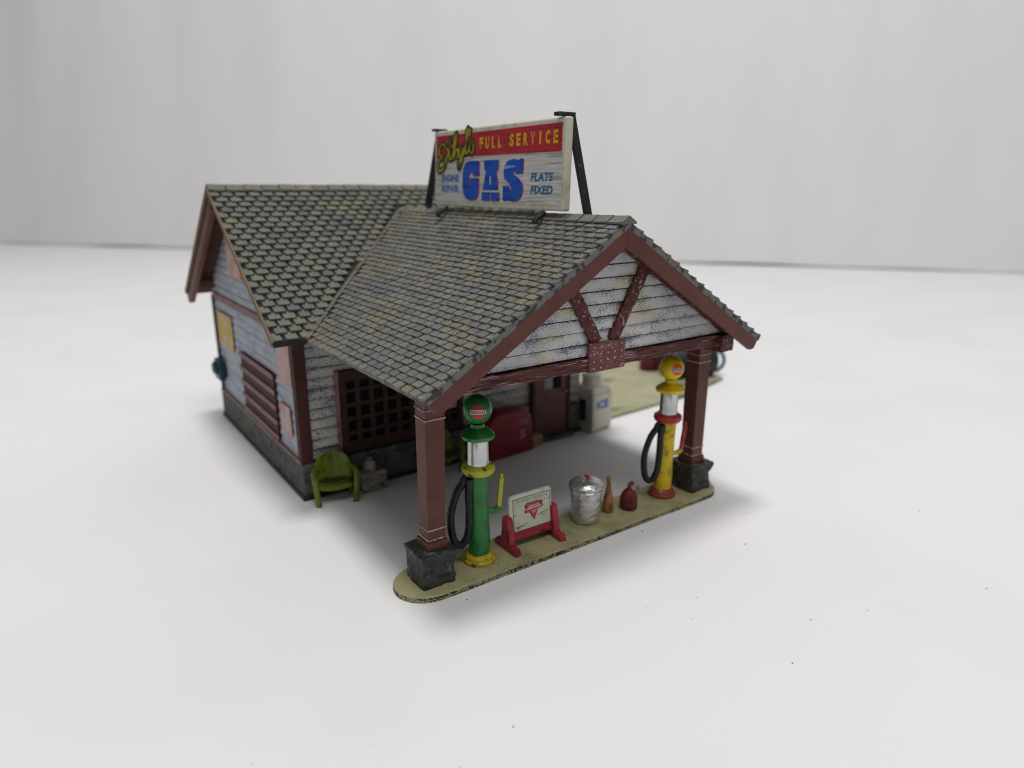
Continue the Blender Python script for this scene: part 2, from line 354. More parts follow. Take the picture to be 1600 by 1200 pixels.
# porch roof deck
for side in (-1, 1):
    ex = XR+side*WE; yb = 3.418
    dz = TT*1.15
    slope = [(ex, YR, ZE-dz), (XR, YR, ZR-dz), (XR, YV, ZRB-dz), (ex, yb, ZE-dz)]
    p = obj('porch_roof_deck', slab(MB(), slope, .085), DECK, ST)
    # underlay sheet between deck and tiles
    ins = [Vector(q)+Vector((0, 0, .006)) for q in slope]
    obj('underlay', MB().poly(ins), GAP, p)
    O = Vector((ex, YR, ZE-dz)); V = Vector((XR, YR, ZR-dz))-O; lv = V.length
    ev = Vector((ex, yb, ZE-dz)); U = Vector((0, 1, (ZRB-ZR)/(YV-YR)*.5))
    tl = tiles(MB(), O, U, V, YV-YR+.2, lv, 33, .245, lambda P: P.z > main_z(P.y)-.02)
    obj('shingles', tl, TILE, p)
# ridge caps of the porch
def caps(mb, P, Q, step, half, drop, dirv, thick=.03):
    P, Q = Vector(P), Vector(Q); L_ = (Q-P).length; d = (Q-P)/L_; k = 0; s_ = 0
    dv = Vector(dirv)
    while s_ < L_-.02:
        e = min(L_, s_+step*1.0-.02); a = P+d*s_; b = P+d*e
        h = Vector((0, 0, thick+random.uniform(-.006, .006))); dr = Vector((0, 0, -drop))
        a2 = a+h; b2 = b+h*.7
        mb.hexa([a-dv*half+dr, b-dv*half+dr, b+Vector((0, 0, -.01)), b+dv*half+dr, a+dv*half+dr, a+Vector((0, 0, -.01))],
                [a2-dv*half+dr, b2-dv*half+dr, b2, b2+dv*half+dr, a2+dv*half+dr, a2]); s_ += step
    return mb
obj('ridge_caps', caps(MB(), (XR, YR-.01, ZR-.012), (XR, YV, ZRB-.012), .34, .15, .15*SP, (1, 0, 0)), TILE, ST)
# main roof
dz = TT*1.18
for side in (-1, 1):
    ye = YMR+side*(YMR-YME)
    slope = [(XM, ye, ZME-dz), (XN, ye, ZME-dz), (XN, YMR, ZMR-dz), (XM, YMR, ZMR-dz)]
    p = obj('main_roof_deck', slab(MB(), slope, .09), SOF, ST)
    obj('underlay', MB().poly([Vector(q)+Vector((0, 0, .006)) for q in slope]), GAP, p)
    O = Vector((XM, ye, ZME-dz)); V = Vector((XM, YMR, ZMR-dz))-O
    keep = (lambda P: not (P.z < port_z(P.x, P.y)+.03 and abs(P.x-XR) < WE)) if side < 0 else (lambda P: True)
    obj('shingles', tiles(MB(), O, (1, 0, 0), V, XN-XM, V.length, 26, .275, keep, th=.064, gap=.058), TILEM, p)
obj('ridge_caps', caps(MB(), (XM-.01, YMR, ZMR-.012), (XN, YMR, ZMR-.012), .37, .15, .15*SM, (0, 1, 0)), TILEM, ST)
# valley strips
for side in (-1, 1):
    a = Vector((XR+side*WE, 3.418, ZE)); b = Vector((XR, YV, ZRB)); m = MB()
    for k in range(24):
        t0, t1 = k/24, (k+.96)/24; m.bar(a.lerp(b, t0)+Vector((0, 0, random.uniform(-.03, .0))), a.lerp(b, t1)+Vector((0, 0, random.uniform(-.03, 0))), .085, .05)
    obj('valley_strip', m, VALL, ST)
# tan edge along the left rakes of the main roof
m = MB()
for side in (-1, 1):
    ye = YMR+side*(YMR-YME); m.bar((XM-.015, ye, ZME-.085), (XM-.012, YMR, ZMR-.085), .03, .10, up=(0, 0, 1))
obj('rake_edge', m, RUST, ST)
m = MB(); m.bar((XM-.01, YME-.012, ZME-.09), (3-WE-.02, YME-.012, ZME-.09), .05, .10); obj('eave_edge', m, IRON, ST)
# back rake fascia of the main gable, seen through under the front one
def fascia(mb, P, Q, depth, th, ax):
    P, Q = Vector(P), Vector(Q); t = Vector(ax)*th; d = Vector((0, 0, -depth))
    e = (Q-P)*.075; return mb.hexa([P+d*.45, P+d*.86+e*.5, P+d+e, Q+d, Q, P], [P+d*.45+t, P+d*.86+e*.5+t, P+d+e+t, Q+d+t, Q+t, P+t])
fb = obj('rake_fascia', fascia(MB(), (XM+.02, YB, ZME-.16), (XM+.02, YMR, ZMR-.16), .34, .12, (1, 0, 0)), MAR, ST, bevel=.01)
0 and obj('rake_fascia', fascia(MB(), (XM+.06, YME+.05, ZME-.17), (XM+.06, YMR, ZMR-.17), .07, .10, (1, 0, 0)), MAR, ST)
obj('purlin', MB().bar((XM+.1, YMR, ZMR-.42), (WX, YMR, ZMR-.42), .2, .2), MAR, ST, bevel=.015)
obj('purlin', MB().bar((XM+.1, YB-.75, ZME+.18), (WX, YB-.75, ZME+.18), .18, .18), MAR, ST, bevel=.015)

# porch rake fascia boards
dzv = .125
for side in (-1, 1):
    e = Vector((XR+side*(WE-.05), YR+.0, ZE+.03-dzv)); a = Vector((XR+side*.0, YR, ZR-dzv))
    mb = MB(); dpt = .27; s = side; t = Vector((0, .09, 0))
    up_ = (Vector((a.x-e.x, 0, a.z-e.z))).normalized(); pn = Vector((up_.z*1, 0, -up_.x)); pn = pn if pn.z < 0 else -pn
    pe = e+pn*dpt; pa = Vector((a.x, a.y, a.z-dpt/abs(pn.z)))
    pe2 = pe+up_*.03; pe1 = pe+up_*.0
    mid = e+pn*dpt*.75
    loop = [e, mid, pe+up_*.08, pa, a]
    mb.hexa(loop, [q+t for q in loop]); obj('rake_fascia', mb, MAR, ST, bevel=.012)
    # narrow moulding right under the boards, against the siding
m = MB()
def zun(x): return ZR-.235-SP*abs(x-XR)
for side in (-1, 1):
    m.bar((XR+side*.02, -.475, zun(XR)-.045), (XR+side*3.02, -.475, zun(XR+side*3.02)-.045), .07, .085, up=(0, 0, 1))
obj('gable_moulding', m, MARD, ST, bevel=.012)
# gable siding
BZ0, BZ1 = 3.165, 3.365
xa = (zun(XR)-BZ1)/SP
gp = [(XR-xa, BZ1), (XR+xa, BZ1), (XR, zun(XR))]
obj('gable_siding', siding(MB(), gp, lambda a, z, o: Vector((a, -.42-o, z)), .205, BZ1, lap=.05), SID, ST)
obj('gable_backing', MB().hexa([(XR-xa, -.414, BZ1), (XR+xa, -.414, BZ1), (XR, -.414, zun(XR))], [(XR-xa, -.37, BZ1), (XR+xa, -.37, BZ1), (XR, -.37, zun(XR))]), GROOVE, ST)
# timber beam, plate and braces
def rough_beam(p, q, wd, th, seg=40, amp=.012, up=(0, 0, 1)):
    p, q, up = Vector(p), Vector(q), Vector(up); d = (q-p); L_ = d.length; d.normalize(); a = d.cross(up).normalized(); b = a.cross(d); mb = MB(); rings = []
    for k in range(seg+1):
        c = p+d*L_*k/seg; r = []
        for i in range(4):
            for j in range(3):
                t = j/3; c0 = [(1, 1), (-1, 1), (-1, -1), (1, -1)][i]; c1 = [(1, 1), (-1, 1), (-1, -1), (1, -1)][(i+1) % 4]
                x = c0[0]+(c1[0]-c0[0])*t; y = c0[1]+(c1[1]-c0[1])*t
                r.append(len(mb.v)); mb.v.append(c+a*(x*wd/2+random.uniform(-amp, amp))+b*(y*th/2+random.uniform(-amp, amp)))
        rings.append(r)
    for k in range(seg):
        for i in range(12):
            j = (i+1) % 12; mb.f.append((rings[k][i], rings[k][j], rings[k+1][j], rings[k+1][i]))
    mb.f.append(tuple(reversed(rings[0]))); mb.f.append(tuple(rings[-1])); return mb
obj('tie_beam', rough_beam((-.12, -.30, (BZ0+BZ1)/2), (6.12, -.30, (BZ0+BZ1)/2), .46, BZ1-BZ0, 60, .010), MARB, ST, smooth=True)
for x in (0, 6):
    obj('side_beam', rough_beam((x, -.62, 3.2), (x, 4.05, 3.2), .34, .30, 24, .008), MARD, ST, smooth=True)
pl = MB(); pl.box(2.64, 3.42, -.575, -.50, 3.13, 3.61); pob = obj('gusset_plate', pl, PLATE, ST, bevel=.015)
for i in range(5):
    for j in range(4):
        rv = MB().lathe([(.018, 0), (.016, .012), (.008, .018)], (0, 0, 0), 8)
        obj('rivet', rv, BAND, pob, smooth=True, xf=Matrix.Translation((2.73+i*.15, -.574, 3.2+j*.115)) @ Matrix.Rotation(PI/2, 4, 'X'))
obj('brace', rough_beam((2.84, -.485, 3.6), (2.26, -.485, 4.56), .07, .21, 14, .012, up=(1, 0, 0)), MARD, ST, smooth=True)
obj('brace', rough_beam((3.2, -.485, 3.6), (3.84, -.485, 4.72), .07, .21, 14, .012, up=(1, 0, 0)), MARD, ST, smooth=True)
# porch posts on stone bases
def stone_base(hp, z0, z1):
    mb = MB(); n = 10; rnd = random.Random(int(z1*1000)+len(bpy.data.objects)); idx = {}
    def P(face, i, j):
        a = -1+2*i/n; b = j/n
        return {0: (a, -1, b), 1: (1, a, b), 2: (-a, 1, b), 3: (-1, -a, b)}[face]
    def key(p): return tuple(round(c, 4) for c in p)
    def vert(p):
        k = key(p)
        if k in idx: return idx[k]
        x, y, b = p; z = z0+(z1-z0)*b
        g = 1-.10*math.exp(-((b-.55)/.07)**2)-.06*math.exp(-((b-.28)/.05)**2)+rnd.uniform(-.035, .03)+.028*math.sin(x*5+y*3+b*7)+.02*math.sin(x*9-y*8-b*11)
        if b > .85: g *= 1.09
        if abs(x) == 1 and abs(y) == 1: g *= .985
        idx[k] = len(mb.v); mb.v.append(Vector((x*hp*g, y*hp*g, z+rnd.uniform(-.015, .015)*(0 < b < 1)))); return idx[k]
    for f_ in range(4):
        for i in range(n):
            for j in range(n): mb.f.append((vert(P(f_, i, j)), vert(P(f_, i+1, j)), vert(P(f_, i+1, j+1)), vert(P(f_, i, j+1))))
    ring = []
    for f_ in range(4):
        for i in range(n): ring.append(vert(P(f_, i, n)))
    c = len(mb.v); mb.v.append(Vector((0, 0, z1+.01)))
    for i in range(len(ring)): mb.f.append((ring[i], ring[(i+1) % len(ring)], c))
    return mb
for x, tx in ((0, .07), (6, -.03)):
    mb = MB(); h0, h1 = .150, .163
    mb.hexa([(x-h0+tx*.6, -h0, .66), (x+h0+tx*.6, -h0, .66), (x+h0+tx*.6, h0, .66), (x-h0+tx*.6, h0, .66)],
            [(x-h1+tx, -h1, 3.06), (x+h1+tx, -h1, 3.06), (x+h1+tx, h1, 3.06), (x-h1+tx, h1, 3.06)])
    po = obj('porch_post', mb, MAR, ST, bevel=.012)
    for z, th in ((.82, .022), (.985, .022), (2.74, .026), (2.89, .022)):
        r = h0+(h1-h0)*(z-.66)/2.4+.012; cx = x+tx*(.6+.4*(z-.66)/2.4)
        obj('post_band', MB().box(cx-r, cx+r, -r, r, z, z+th), BAND, po, bevel=.006)
    cap = MB(); r = .185; cap.box(x+tx*.6-r, x+tx*.6+r, -r, r, .655, .80); obj('post_foot', cap, MAR, po, bevel=.02)
    obj('stone_base', stone_base(.285, .095, .66), PED, po, smooth=True, loc=(x, 0, 0))

# walls
f_left = lambda a, z, o: Vector((WX-o, a, z))
f_front = lambda a, z, o: Vector((a, WY-o, z))
PZ = .78
zw = lambda y: main_z(y)-.17 if y <= YMR else ZMR-SM*(y-YMR)-.17
lp = [(WY, PZ), (WY2, PZ), (WY2, zw(WY2)), (YMR, zw(YMR)), (WY, zw(WY))]
obj('gable_wall', siding(MB(), lp, f_left, .185, PZ, lap=.035, gapz=.032), SIDW, ST)
fp = [(WX, PZ), (WX2, PZ), (WX2, 3.5), (WX, 3.5)]
bk = MB(); bk.hexa([f_left(a, z, -.004) for a, z in lp], [f_left(a, z, -.06) for a, z in lp]); obj('sheathing', bk, GROOVE, bpy.data.objects['gable_wall'])
bk = MB(); bk.hexa([f_front(a, z, -.004) for a, z in fp], [f_front(a, z, -.06) for a, z in fp])
obj('sheathing', bk, GROOVE, obj('front_wall', siding(MB(), fp, f_front, .205, PZ, lap=.04), SIDD, ST))
m = MB(); m.box(WX2-.04, WX2, WY+.05, WY2, .0, 3.4); m.box(WX+.1, WX2, WY2-.05, WY2, .0, 3.4)
obj('rear_wall', m, SIDW, ST)
m = MB(); m.box(WX-.08, WX2+.06, WY-.10, WY2+.08, 0, PZ-.03)
pln = obj('plinth', m, STONE, ST, bevel=.02)
m = MB(); m.box(WX-.11, WX2+.09, WY-.13, WY2+.11, 0, .10); obj('footing', m, IRON, pln, bevel=.015)
m = MB(); m.box(WX-.10, WX+.02, WY-.06, WY2, PZ-.04, PZ+.03); obj('sill_course', m, SLAT, pln)
m = MB(); m.box(WX-.075, WX+.16, WY-.085, WY+.12, PZ-.02, 3.42); obj('corner_board', m, SOF, ST, bevel=.01)
m = MB(); m.box(WX-.075, WX+.1, WY2-.1, WY2+.05, PZ-.02, 3.3); obj('corner_board', m, STONE, ST, bevel=.01)
m = MB(); m.box(WX-.07, WX, WY+.14, WY2-.12, 3.24, 3.40); obj('belt_board', m, SLAT, ST, bevel=.01)
# plank shutter on the left wall
m = MB(); m.box(WX-.07, WX, 5.45, 8.0, .83, 2.25); sh = obj('garage_shutter', m, SOF, ST, bevel=.01)
m = MB()
for k in range(5):
    z = .84+k*.33; m.box(WX-.105, WX-.072, 5.40, 8.03, z, z+.115)
obj('shutter_slat', m, SLAT, sh, bevel=.01)
# many-paned window in the front wall
wx0, wx1, wz0, wz1 = .22, 3.05, .80, 2.52
fr = MB(); nx, nz = 9, 5; cw = (wx1-wx0-.16)/nx; chh = (wz1-wz0-.24)/nz
for k in range(nx+1):
    hw = .05 if 0 < k < nx else .06; x = wx0+.08+k*cw; fr.box(x-hw/1.0, x+hw/1.0, WY-.115, WY-.05, wz0, wz1)
for k in range(nz+1):
    z = wz0+.12+k*chh; hh = .045 if 0 < k < nz else .12; fr.box(wx0+.002, wx1-.002, WY-.112, WY-.052, max(wz0, z-hh)+.001*k, min(wz1, z+hh)-.001*k)
win = obj('window', fr, WINF, ST, bevel=.008)
m = MB(); m.box(wx0, wx1, WY-.07, WY+.0, wz0, wz1); obj('pane', m, GLASS, win)
m = MB(); m.box(wx0-.07, wx0, WY-.09, WY, wz0, wz1); obj('window_trim', m, SLAT, win)
# door
m = MB(); m.box(5.0, 6.02, WY-.12, WY-.02, .12, 2.6); dr = obj('door', m, MAR, ST, bevel=.012)
m = MB(); m.box(5.30, 5.55, WY-.135, WY-.11, 1.30, 2.25); obj('door_pane', m, DOORW, dr)
m = MB(); m.box(5.55, 5.82, WY-.136, WY-.11, 1.28, 2.25); obj('door_pane', m, GLASS, dr)
m = MB()
m.box(4.92, 5.02, WY-.15, WY-.03, .1, 2.68); m.box(6.0, 6.1, WY-.15, WY-.03, .1, 2.68); m.box(4.92, 6.1, WY-.155, WY-.03, 2.6, 2.72)
obj('door_frame', m, SOF, dr, bevel=.01)
m = MB().lathe([(.03, 0), (.045, .03), (.03, .07)], (5.9, WY-.19, 1.15), 10); obj('door_handle', m, GREYM, dr, smooth=True)
m = MB(); m.box(4.85, 6.15, WY-.3, WY-.1, 0, .10); obj('door_step', m, STONE, ST, bevel=.015)
# wall fittings
def panel(name, label, cat, mat, y0, y1, z0, z1, skew=0, group=None):
    mb = MB(); mb.hexa([(WX-.045, y0, z0), (WX-.045, y1, z0), (WX-.045, y1, z1), (WX-.045, y0, z1)], [(WX-.07, y0, z0+skew), (WX-.07, y1, z0), (WX-.07, y1, z1), (WX-.07, y0, z1+skew)])
    return tag(obj(name, mb, mat), label, cat, group)
panel('wall_poster', 'faded yellow poster on the side wall below the maroon belt board', 'poster', YSIGN, 8.6, 10.0, 2.10, 2.95)
panel('wall_poster', 'small pale pink poster high beside the dark corner board', 'poster', PSIGN, 4.28, 5.05, 2.25, 3.12)
panel('wall_poster', 'small orange poster low beside the plank shutter', 'poster', OSIGN, 4.55, 5.15, 1.15, 1.78)
panel('wall_poster', 'narrow orange poster in the side gable above the belt board', 'poster', OSIGN, 7.2, 8.3, 4.0, 4.95)
mt = thing('electric_meter', 'dark teal meter box near the rear corner of the side wall', 'meter', (WX-.06, 10.0, 1.45))
m = MB(); m.box(-.16, 0, -.25, .25, -.32, .22); obj('box', m, TMET, mt, bevel=.03)
m = MB().lathe([(.17, 0), (.17, .06), (.12, .1)], (0, 0, 0), 18); obj('dial', m, TMET, mt, smooth=True, xf=Matrix.Translation((-.16, 0, .0)) @ Matrix.Rotation(-PI/2, 4, 'Y'))

# ------------------------------------------------------------------ rooftop sign
SG = thing('roof_sign', 'large white GAS billboard on black brackets along the porch ridge', 'sign', (2.86, 2.57, 5.6))
tilt = .04
def sf(s_, h, d): return Vector((tilt*(h/1.46)-d, 2.13-s_, h))       # local; s from left end, d = proud of face
W_, H_ = 4.26, 1.46
m = MB(); m.prism([(0, 0), (W_, 0), (W_, H_), (0, H_)], sf, -.15, 0); board = obj('board', m, CREAM, SG, bevel=.03)
m = MB(); m.prism([(.04, .10), (W_-.07, .10), (W_-.07, H_-.10), (.04, H_-.10)], sf, 0, .004); obj('face', m, WOOD, board)
m = MB(); m.prism([(.10, .94), (W_-.09, .935), (W_-.09, 1.372), (.10, 1.365)], sf, .004, .008); obj('red_band', m, REDP, board)
def arc(cx, cy, rx, ry, a0, a1, n=8): return [(cx+rx*math.cos(math.radians(a0+(a1-a0)*i/n)), cy+ry*math.sin(math.radians(a0+(a1-a0)*i/n))) for i in range(n+1)]
def Gp(x, y, w_, h):
    return [(x+px*w_, y+py*h) for px, py in [(1, .62), (1, .97), (.88, 1), (.42, 1), (.2, .96), (.06, .85), (0, .66), (0, .34), (.06, .14), (.2, .04), (.42, 0), (.68, 0), (.86, .05), (.96, .17), (.98, .32), (.98, .56), (.46, .56), (.46, .36), (.40, .36), (.40, .66), (.55, .73), (.66, .62)]]
def Ap(x, y, w_, h):
    return [(x+px*w_, y+py*h) for px, py in [(0, 0), (.46, 0), (.46, .17), (.54, .17), (.54, 0), (1, 0), (1, .22), (.93, .24), (.90, .50), (.82, .72), (.92, .76), (.94, 1), (.12, 1), (.14, .76), (.24, .72), (.14, .50), (.07, .24), (0, .22)]]
def Sp(x, y, w_, h):
    return [(x+px*w_, y+py*h) for px, py in [(.98, .66), (1, 1), (.84, 1), (.80, .97), (.5, 1.0), (.22, .96), (.06, .84), (.02, .68), (.08, .54), (.3, .44), (.42, .34), (.44, .24), (.38, .28), (.30, .36), (0, .36), (0, .02), (.14, 0), (.2, .03), (.5, 0), (.78, .03), (.94, .14), (1, .30), (.96, .44), (.8, .54), (.58, .62), (.5, .7), (.54, .74), (.64, .66)]]
rd, bl = MB(), MB()
for fn, x, w_ in ((Gp, 1.13, .60), (Ap, 1.83, .58), (Sp, 2.53, .61)):
    rd.prism(fn(x+.022, .122, w_, .72), sf, .004, .007); bl.prism(fn(x, .135, w_, .72), sf, .007, .011)
lt = obj('gas_lettering', bl, BLUE, board); obj('red_letter_shadow', rd, DEC, board)
obj('paint_scratch', MB().prism([(2.10, .42), (2.14, .42), (2.14, .56), (2.10, .56)], sf, .011, .014), WOOD, board)
obj('paint_scratch', MB().prism([(1.83, .285), (2.41, .285), (2.41, .315), (1.83, .315)], sf, .011, .0135), WOOD, board)
for k in range(5): obj('paint_scratch', MB().prism([(2.60+k*.07, .69+.008*k), (2.635+k*.07, .69+.008*k), (2.635+k*.07, .74), (2.60+k*.07, .74)], sf, .011, .0135), WOOD, board)
m = MB(); add2d(m, text2d('FLATS', 3.36, 3.98, .475, .615, .04, .18), sf, .0065); add2d(m, text2d('FIXED', 3.36, 3.98, .265, .405, .04, .18), sf, .0065); obj('small_lettering', m, TEAL, board)
m = MB(); add2d(m, text2d('ENGINE', .30, .99, .47, .615, .05), sf, .0065); add2d(m, text2d('REPAIR', .30, .99, .275, .41, .05), sf, .0065); obj('small_lettering', m, SKY, board)
def western(mb, word, x0, x1, y0, y1):
    n = len(word); st = (x1-x0)/n
    for i, c in enumerate(word):
        a_, b_ = (.18, .78) if c != 'I' else (.36, .60)
        add2d(mb, text2d(c, x0+i*st+st*a_, x0+i*st+st*b_, y0, y1, .045), sf, .0105)
m = MB(); western(m, 'FULL', 1.70, 2.52, 1.055, 1.265); obj('lettering', m, LETY, board)
for i, c in enumerate('SERVICE'):
    m = MB(); western(m, c, 2.68+i*1.44/7, 2.68+(i+1)*1.44/7, 1.065, 1.275); obj('letter', m, LETY, board)
# handwritten script "Ethyl's"
def script(wd, d):
    mb = MB(); q = lambda pts: ribbon(mb, [tuple(p) for p in spline([(x, y, 0) for x, y in pts], 6)], wd, lambda x, y, dd: sf(x, y, dd), d)
    def q2(pts): return ribbon(mb, [(p[0], p[1]) for p in spline([Vector((.09+x*.92, .06+y*.955)) for x, y in pts], 6)], wd, sf, d)
    q2([(.40, 1.13), (.30, 1.20), (.16, 1.12), (.14, 1.0), (.27, .93), (.13, .88), (.06, .74), (.14, .66), (.30, .70), (.40, .80)])     # E
    q2([(.38, .80), (.52, .98), (.62, 1.30), (.58, 1.05), (.60, .90), (.68, .92)]); q2([(.46, 1.08), (.74, 1.15)])                # t
    q2([(.68, .90), (.84, 1.20), (.88, 1.36), (.80, 1.28), (.76, .92), (.86, 1.06), (.94, 1.05), (.94, .93), (1.0, .95)])       # h
    q2([(1.0, 1.08), (1.0, .96), (1.07, .94), (1.15, 1.08), (1.10, .86), (1.0, .72), (.97, .80), (1.18, .98)])                # y
    q2([(1.18, .98), (1.30, 1.24), (1.36, 1.44), (1.28, 1.36), (1.25, 1.04), (1.32, .99)])                                  # l
    q2([(1.44, 1.43), (1.41, 1.33)])                                                                                       # '
    q2([(1.36, 1.02), (1.50, 1.20), (1.56, 1.08), (1.50, .99), (1.42, 1.03)])                                               # s
    return mb
def swash(wd, d): return ribbon(MB(), [(p[0], p[1]) for p in spline([Vector((.28, .62)), Vector((.14, .60)), Vector((.20, .74)), Vector((.62, .80)), Vector((1.3, .96))], 8)], wd, sf, d)
a = script(.135, .010); b = script(.05, .0135)
obj('script_outline', a, SCRD, board); obj('script_lettering', b, SCRY, board)
# brackets
m = MB(); m.bar(sf(-.07, H_+.02, -.17), (.16, 2.72, -.02), .14, .09, up=(0, 1, 0)); m.bar(sf(.05, H_+.03, -.24), sf(.05, H_+.03, .06), .14, .05); m.bar((.12, 2.62, -.01), (.30, 2.88, -.07), .12, .06); obj('bracket_post', m, IRON, SG, bevel=.012)
m = MB(); m.bar(sf(W_-.13, H_+.02, -.19), (.34, -2.36, -.07), .14, .075, up=(0, 1, 0)); m.bar(sf(W_-.14, H_+.04, -.24), sf(W_-.14, H_+.04, .10), .15, .06); m.bar((.30, -2.34, -.06), (.42, -2.56, -.13), .13, .05); obj('bracket_post', m, IRON, SG, bevel=.012)
for y in (-1.6, 1.66):
    m = MB(); m.bar((.06, y+.05, -.035), (-.26, y-.12, -.145), .08, .06); m.bar((-.24, y-.10, -.12), (-.27, y-.12, -.20), .09, .09); obj('foot_strut', m, IRON, SG, bevel=.01)

# ------------------------------------------------------------------ pump island
IS = MB(); loop = []
for i in range(17):
    t = -PI/2-PI*i/16; loop.append((-.05+.5*math.cos(t)*1.12, .5*math.sin(t)))
for i in range(17):
    t = PI/2-PI*i/16; loop.append((6.0+.5*math.cos(t)*1.0, .5*math.sin(t)))
inner = [(x*.997+.009, y*.965) for x, y in loop]
IT = thing('pump_island', 'long olive kerb with rounded ends carrying the pumps and porch posts', 'kerb', (0, 0, 0))
# finely divided edge wall so the rim looks scuffed
mb = MB(); n = len(loop); mb.hexa([(x, y, .0) for x, y in loop], [(x, y, .082) for x, y in loop]); obj('edge', mb, OLIVES, IT)
mb = MB(); mb.hexa([(x, y, .082) for x, y in loop], [(x, y, .10) for x, y in inner]); obj('top', mb, OLIVE, IT)

# ------------------------------------------------------------------ pumps
def pump(label, loc, rz, C, word, lean=0.0, decal_dir=(-.35, -.93, .05)):
    t = thing('petrol_pump', label, 'petrol pump', loc, rz, 'globe-topped pumps on the kerb')
    t.rotation_euler = (0, lean, rz)
    bs = MB().lathe([(.27, 0), (.27, .05), (.24, .075), (.235, .11), (.20, .14), (.19, .16)], n=36); obj('base', bs, C['base'], t, smooth=True)
    bd = MB().lathe([(.175, .15), (.18, .4), (.168, .7), (.165, 1.1), (.172, 1.45), (.175, 1.58)], n=32); obj('body', bd, C['body'], t, smooth=True)
    co = MB().lathe([(.17, 1.53), (.245, 1.555), (.268, 1.60), (.262, 1.66), (.225, 1.69), (.19, 1.70)], n=36); obj('collar', co, C['collar'], t, smooth=True)
    cy = MB().lathe([(.172, 1.69), (.178, 1.72), (.168, 1.76), (.166, 2.10), (.170, 2.2)], n=36); obj('glass_cylinder', cy, CHROME, t, smooth=True)
    cp = MB().lathe([(.20, 2.12), (.262, 2.145), (.272, 2.20), (.20, 2.27), (.11, 2.315), (.105, 2.37)], n=36); obj('cap', cp, C['cap'], t, smooth=True)
    R_ = .232; zc = 2.60
    gb = MB().lathe([(R_*math.sin(a)+1e-4, zc-R_*math.cos(a)) for a in [.45+(PI-.45)*i/22 for i in range(23)]], n=40); g = obj('globe', gb, C['globe'], t, smooth=True)
    D = Vector(decal_dir).normalized(); Rr = Vector((0, 0, 1)).cross(D).normalized(); Ru = D.cross(Rr)
    def onsph(x, y, d): return Vector((0, 0, zc))+(D+Rr*(x/R_)+Ru*(y/R_)).normalized()*(R_+d)
    def disc(mb, x0, x1, y0, y1, d, nx=14, ny=6, r=None):
        for i in range(nx):
            for j in range(ny):
                q = []
                for a, b in ((i, j), (i+1, j), (i+1, j+1), (i, j+1)):
                    y = y0+(y1-y0)*b/ny
                    if r: hw_ = math.sqrt(max(0, r*r-y*y)); x = -hw_+2*hw_*a/nx
                    else: x = x0+(x1-x0)*a/nx
                    q.append(onsph(x, y, d))
                mb.poly(q)
        return mb
    r = .125
    dm = disc(MB(), 0, 0, -r*.999, r*.999, .003, 10, 16, r); dc = obj('decal', dm, C['decal'], g)
    obj('decal_stripe', disc(MB(), -r*1.12, r*1.12, -.036, .036, .0055, 14, 4), WHITE, dc)
    obj('decal_lettering', add2d(MB(), text2d(word, -r*.98, r*.98, -.026, .026, .012, .1), onsph, .008), INK, dc)
    # hose loop on the left, nozzle, crank lever on the right
    hp_ = spline([(-.14, -.10, 1.42), (-.17, -.13, 1.3), (-.165, -.13, .9), (-.19, -.13, .55), (-.30, -.13, .36), (-.42, -.12, .46), (-.46, -.11, .85), (-.37, -.10, 1.22), (-.27, -.10, 1.40)], 6)
    obj('hose', MB().tube(hp_, .062, 12), BLACK, t, smooth=True)
    nz = MB().tube([(-.28, -.10, 1.36), (-.24, -.10, 1.5), (-.2, -.09, 1.56)], [.055, .05, .03], 10); nz.tube([(-.15, -.12, 1.34), (-.15, -.12, 1.5)], .07, 10); obj('nozzle', nz, C['nozzle'], t, smooth=True)
    ar = MB().tube(spline([(.15, 0, .86), (.26, 0, .87), (.34, 0, .93)], 4), [.05]*9, 10); obj('lever_bracket', ar, C['bracket'], t, smooth=True)
    lv = MB(); lv.bar((.33, 0, .92), (.375, 0, 1.44), .07, .075, up=(0, 1, 0)); lv.bar((.375, 0, 1.44), (.38, 0, 1.50), .045, .05, up=(0, 1, 0)); obj('crank_lever', lv, C['lever'], t, bevel=.012)
    return t
pump('green petrol pump with lime collar and REGULAR globe', (.91, .03, .10), -.45, dict(base=MUST, body=GREEN, collar=LIME, cap=GREEN, globe=GREEN, decal=DEC, nozzle=IRON, bracket=GREEN, lever=LIME), 'REGULAR', 0, (-.06, -1.0, .10))
pump('yellow petrol pump with red collar and ETHYL globe', (5.24, .06, .10), -.45, dict(base=WRED, body=YELB, collar=RED, cap=YEL, globe=YEL, decal=ORED, nozzle=IRON, bracket=YELB, lever=RED), 'ETHYL', 0.015, (.14, -1.0, .05))

# ------------------------------------------------------------------ lubrication board on a crimson stand
SB = thing('notice_stand', 'small cream greasing notice held in a crimson stand', 'notice board', (1.96, .03, .10), -.02)
for x in (-.47, .47):
    m = MB(); m.hexa([(x-.07, -.34, 0), (x+.07, -.34, 0), (x+.07, .34, 0), (x-.07, .34, 0)], [(x-.065, -.30, .12), (x+.065, -.30, .12), (x+.065, .30, .12), (x-.065, .30, .12)])
    ft = obj('foot', m, CRIM, SB, bevel=.03)
    m = MB(); m.hexa([(x-.07, -.16, .10), (x+.07, -.16, .10), (x+.07, .14, .10), (x-.07, .14, .10)], [(x-.065, -.07, .58), (x+.065, -.07, .58), (x+.065, .09, .60), (x-.065, .09, .60)]); obj('upright', m, CRIM, SB, bevel=.035)
m = MB(); m.box(-.42, .42, -.07, .04, .13, .215); m.box(-.42, .42, -.045, .06, .20, .30); obj('rail', m, CRIM, SB, bevel=.02)
def nf(x, y, d): y = .26+(y-.26)*1.14; x *= 1.02; return Vector((x, -.045-d+.10*(y-.25), y))
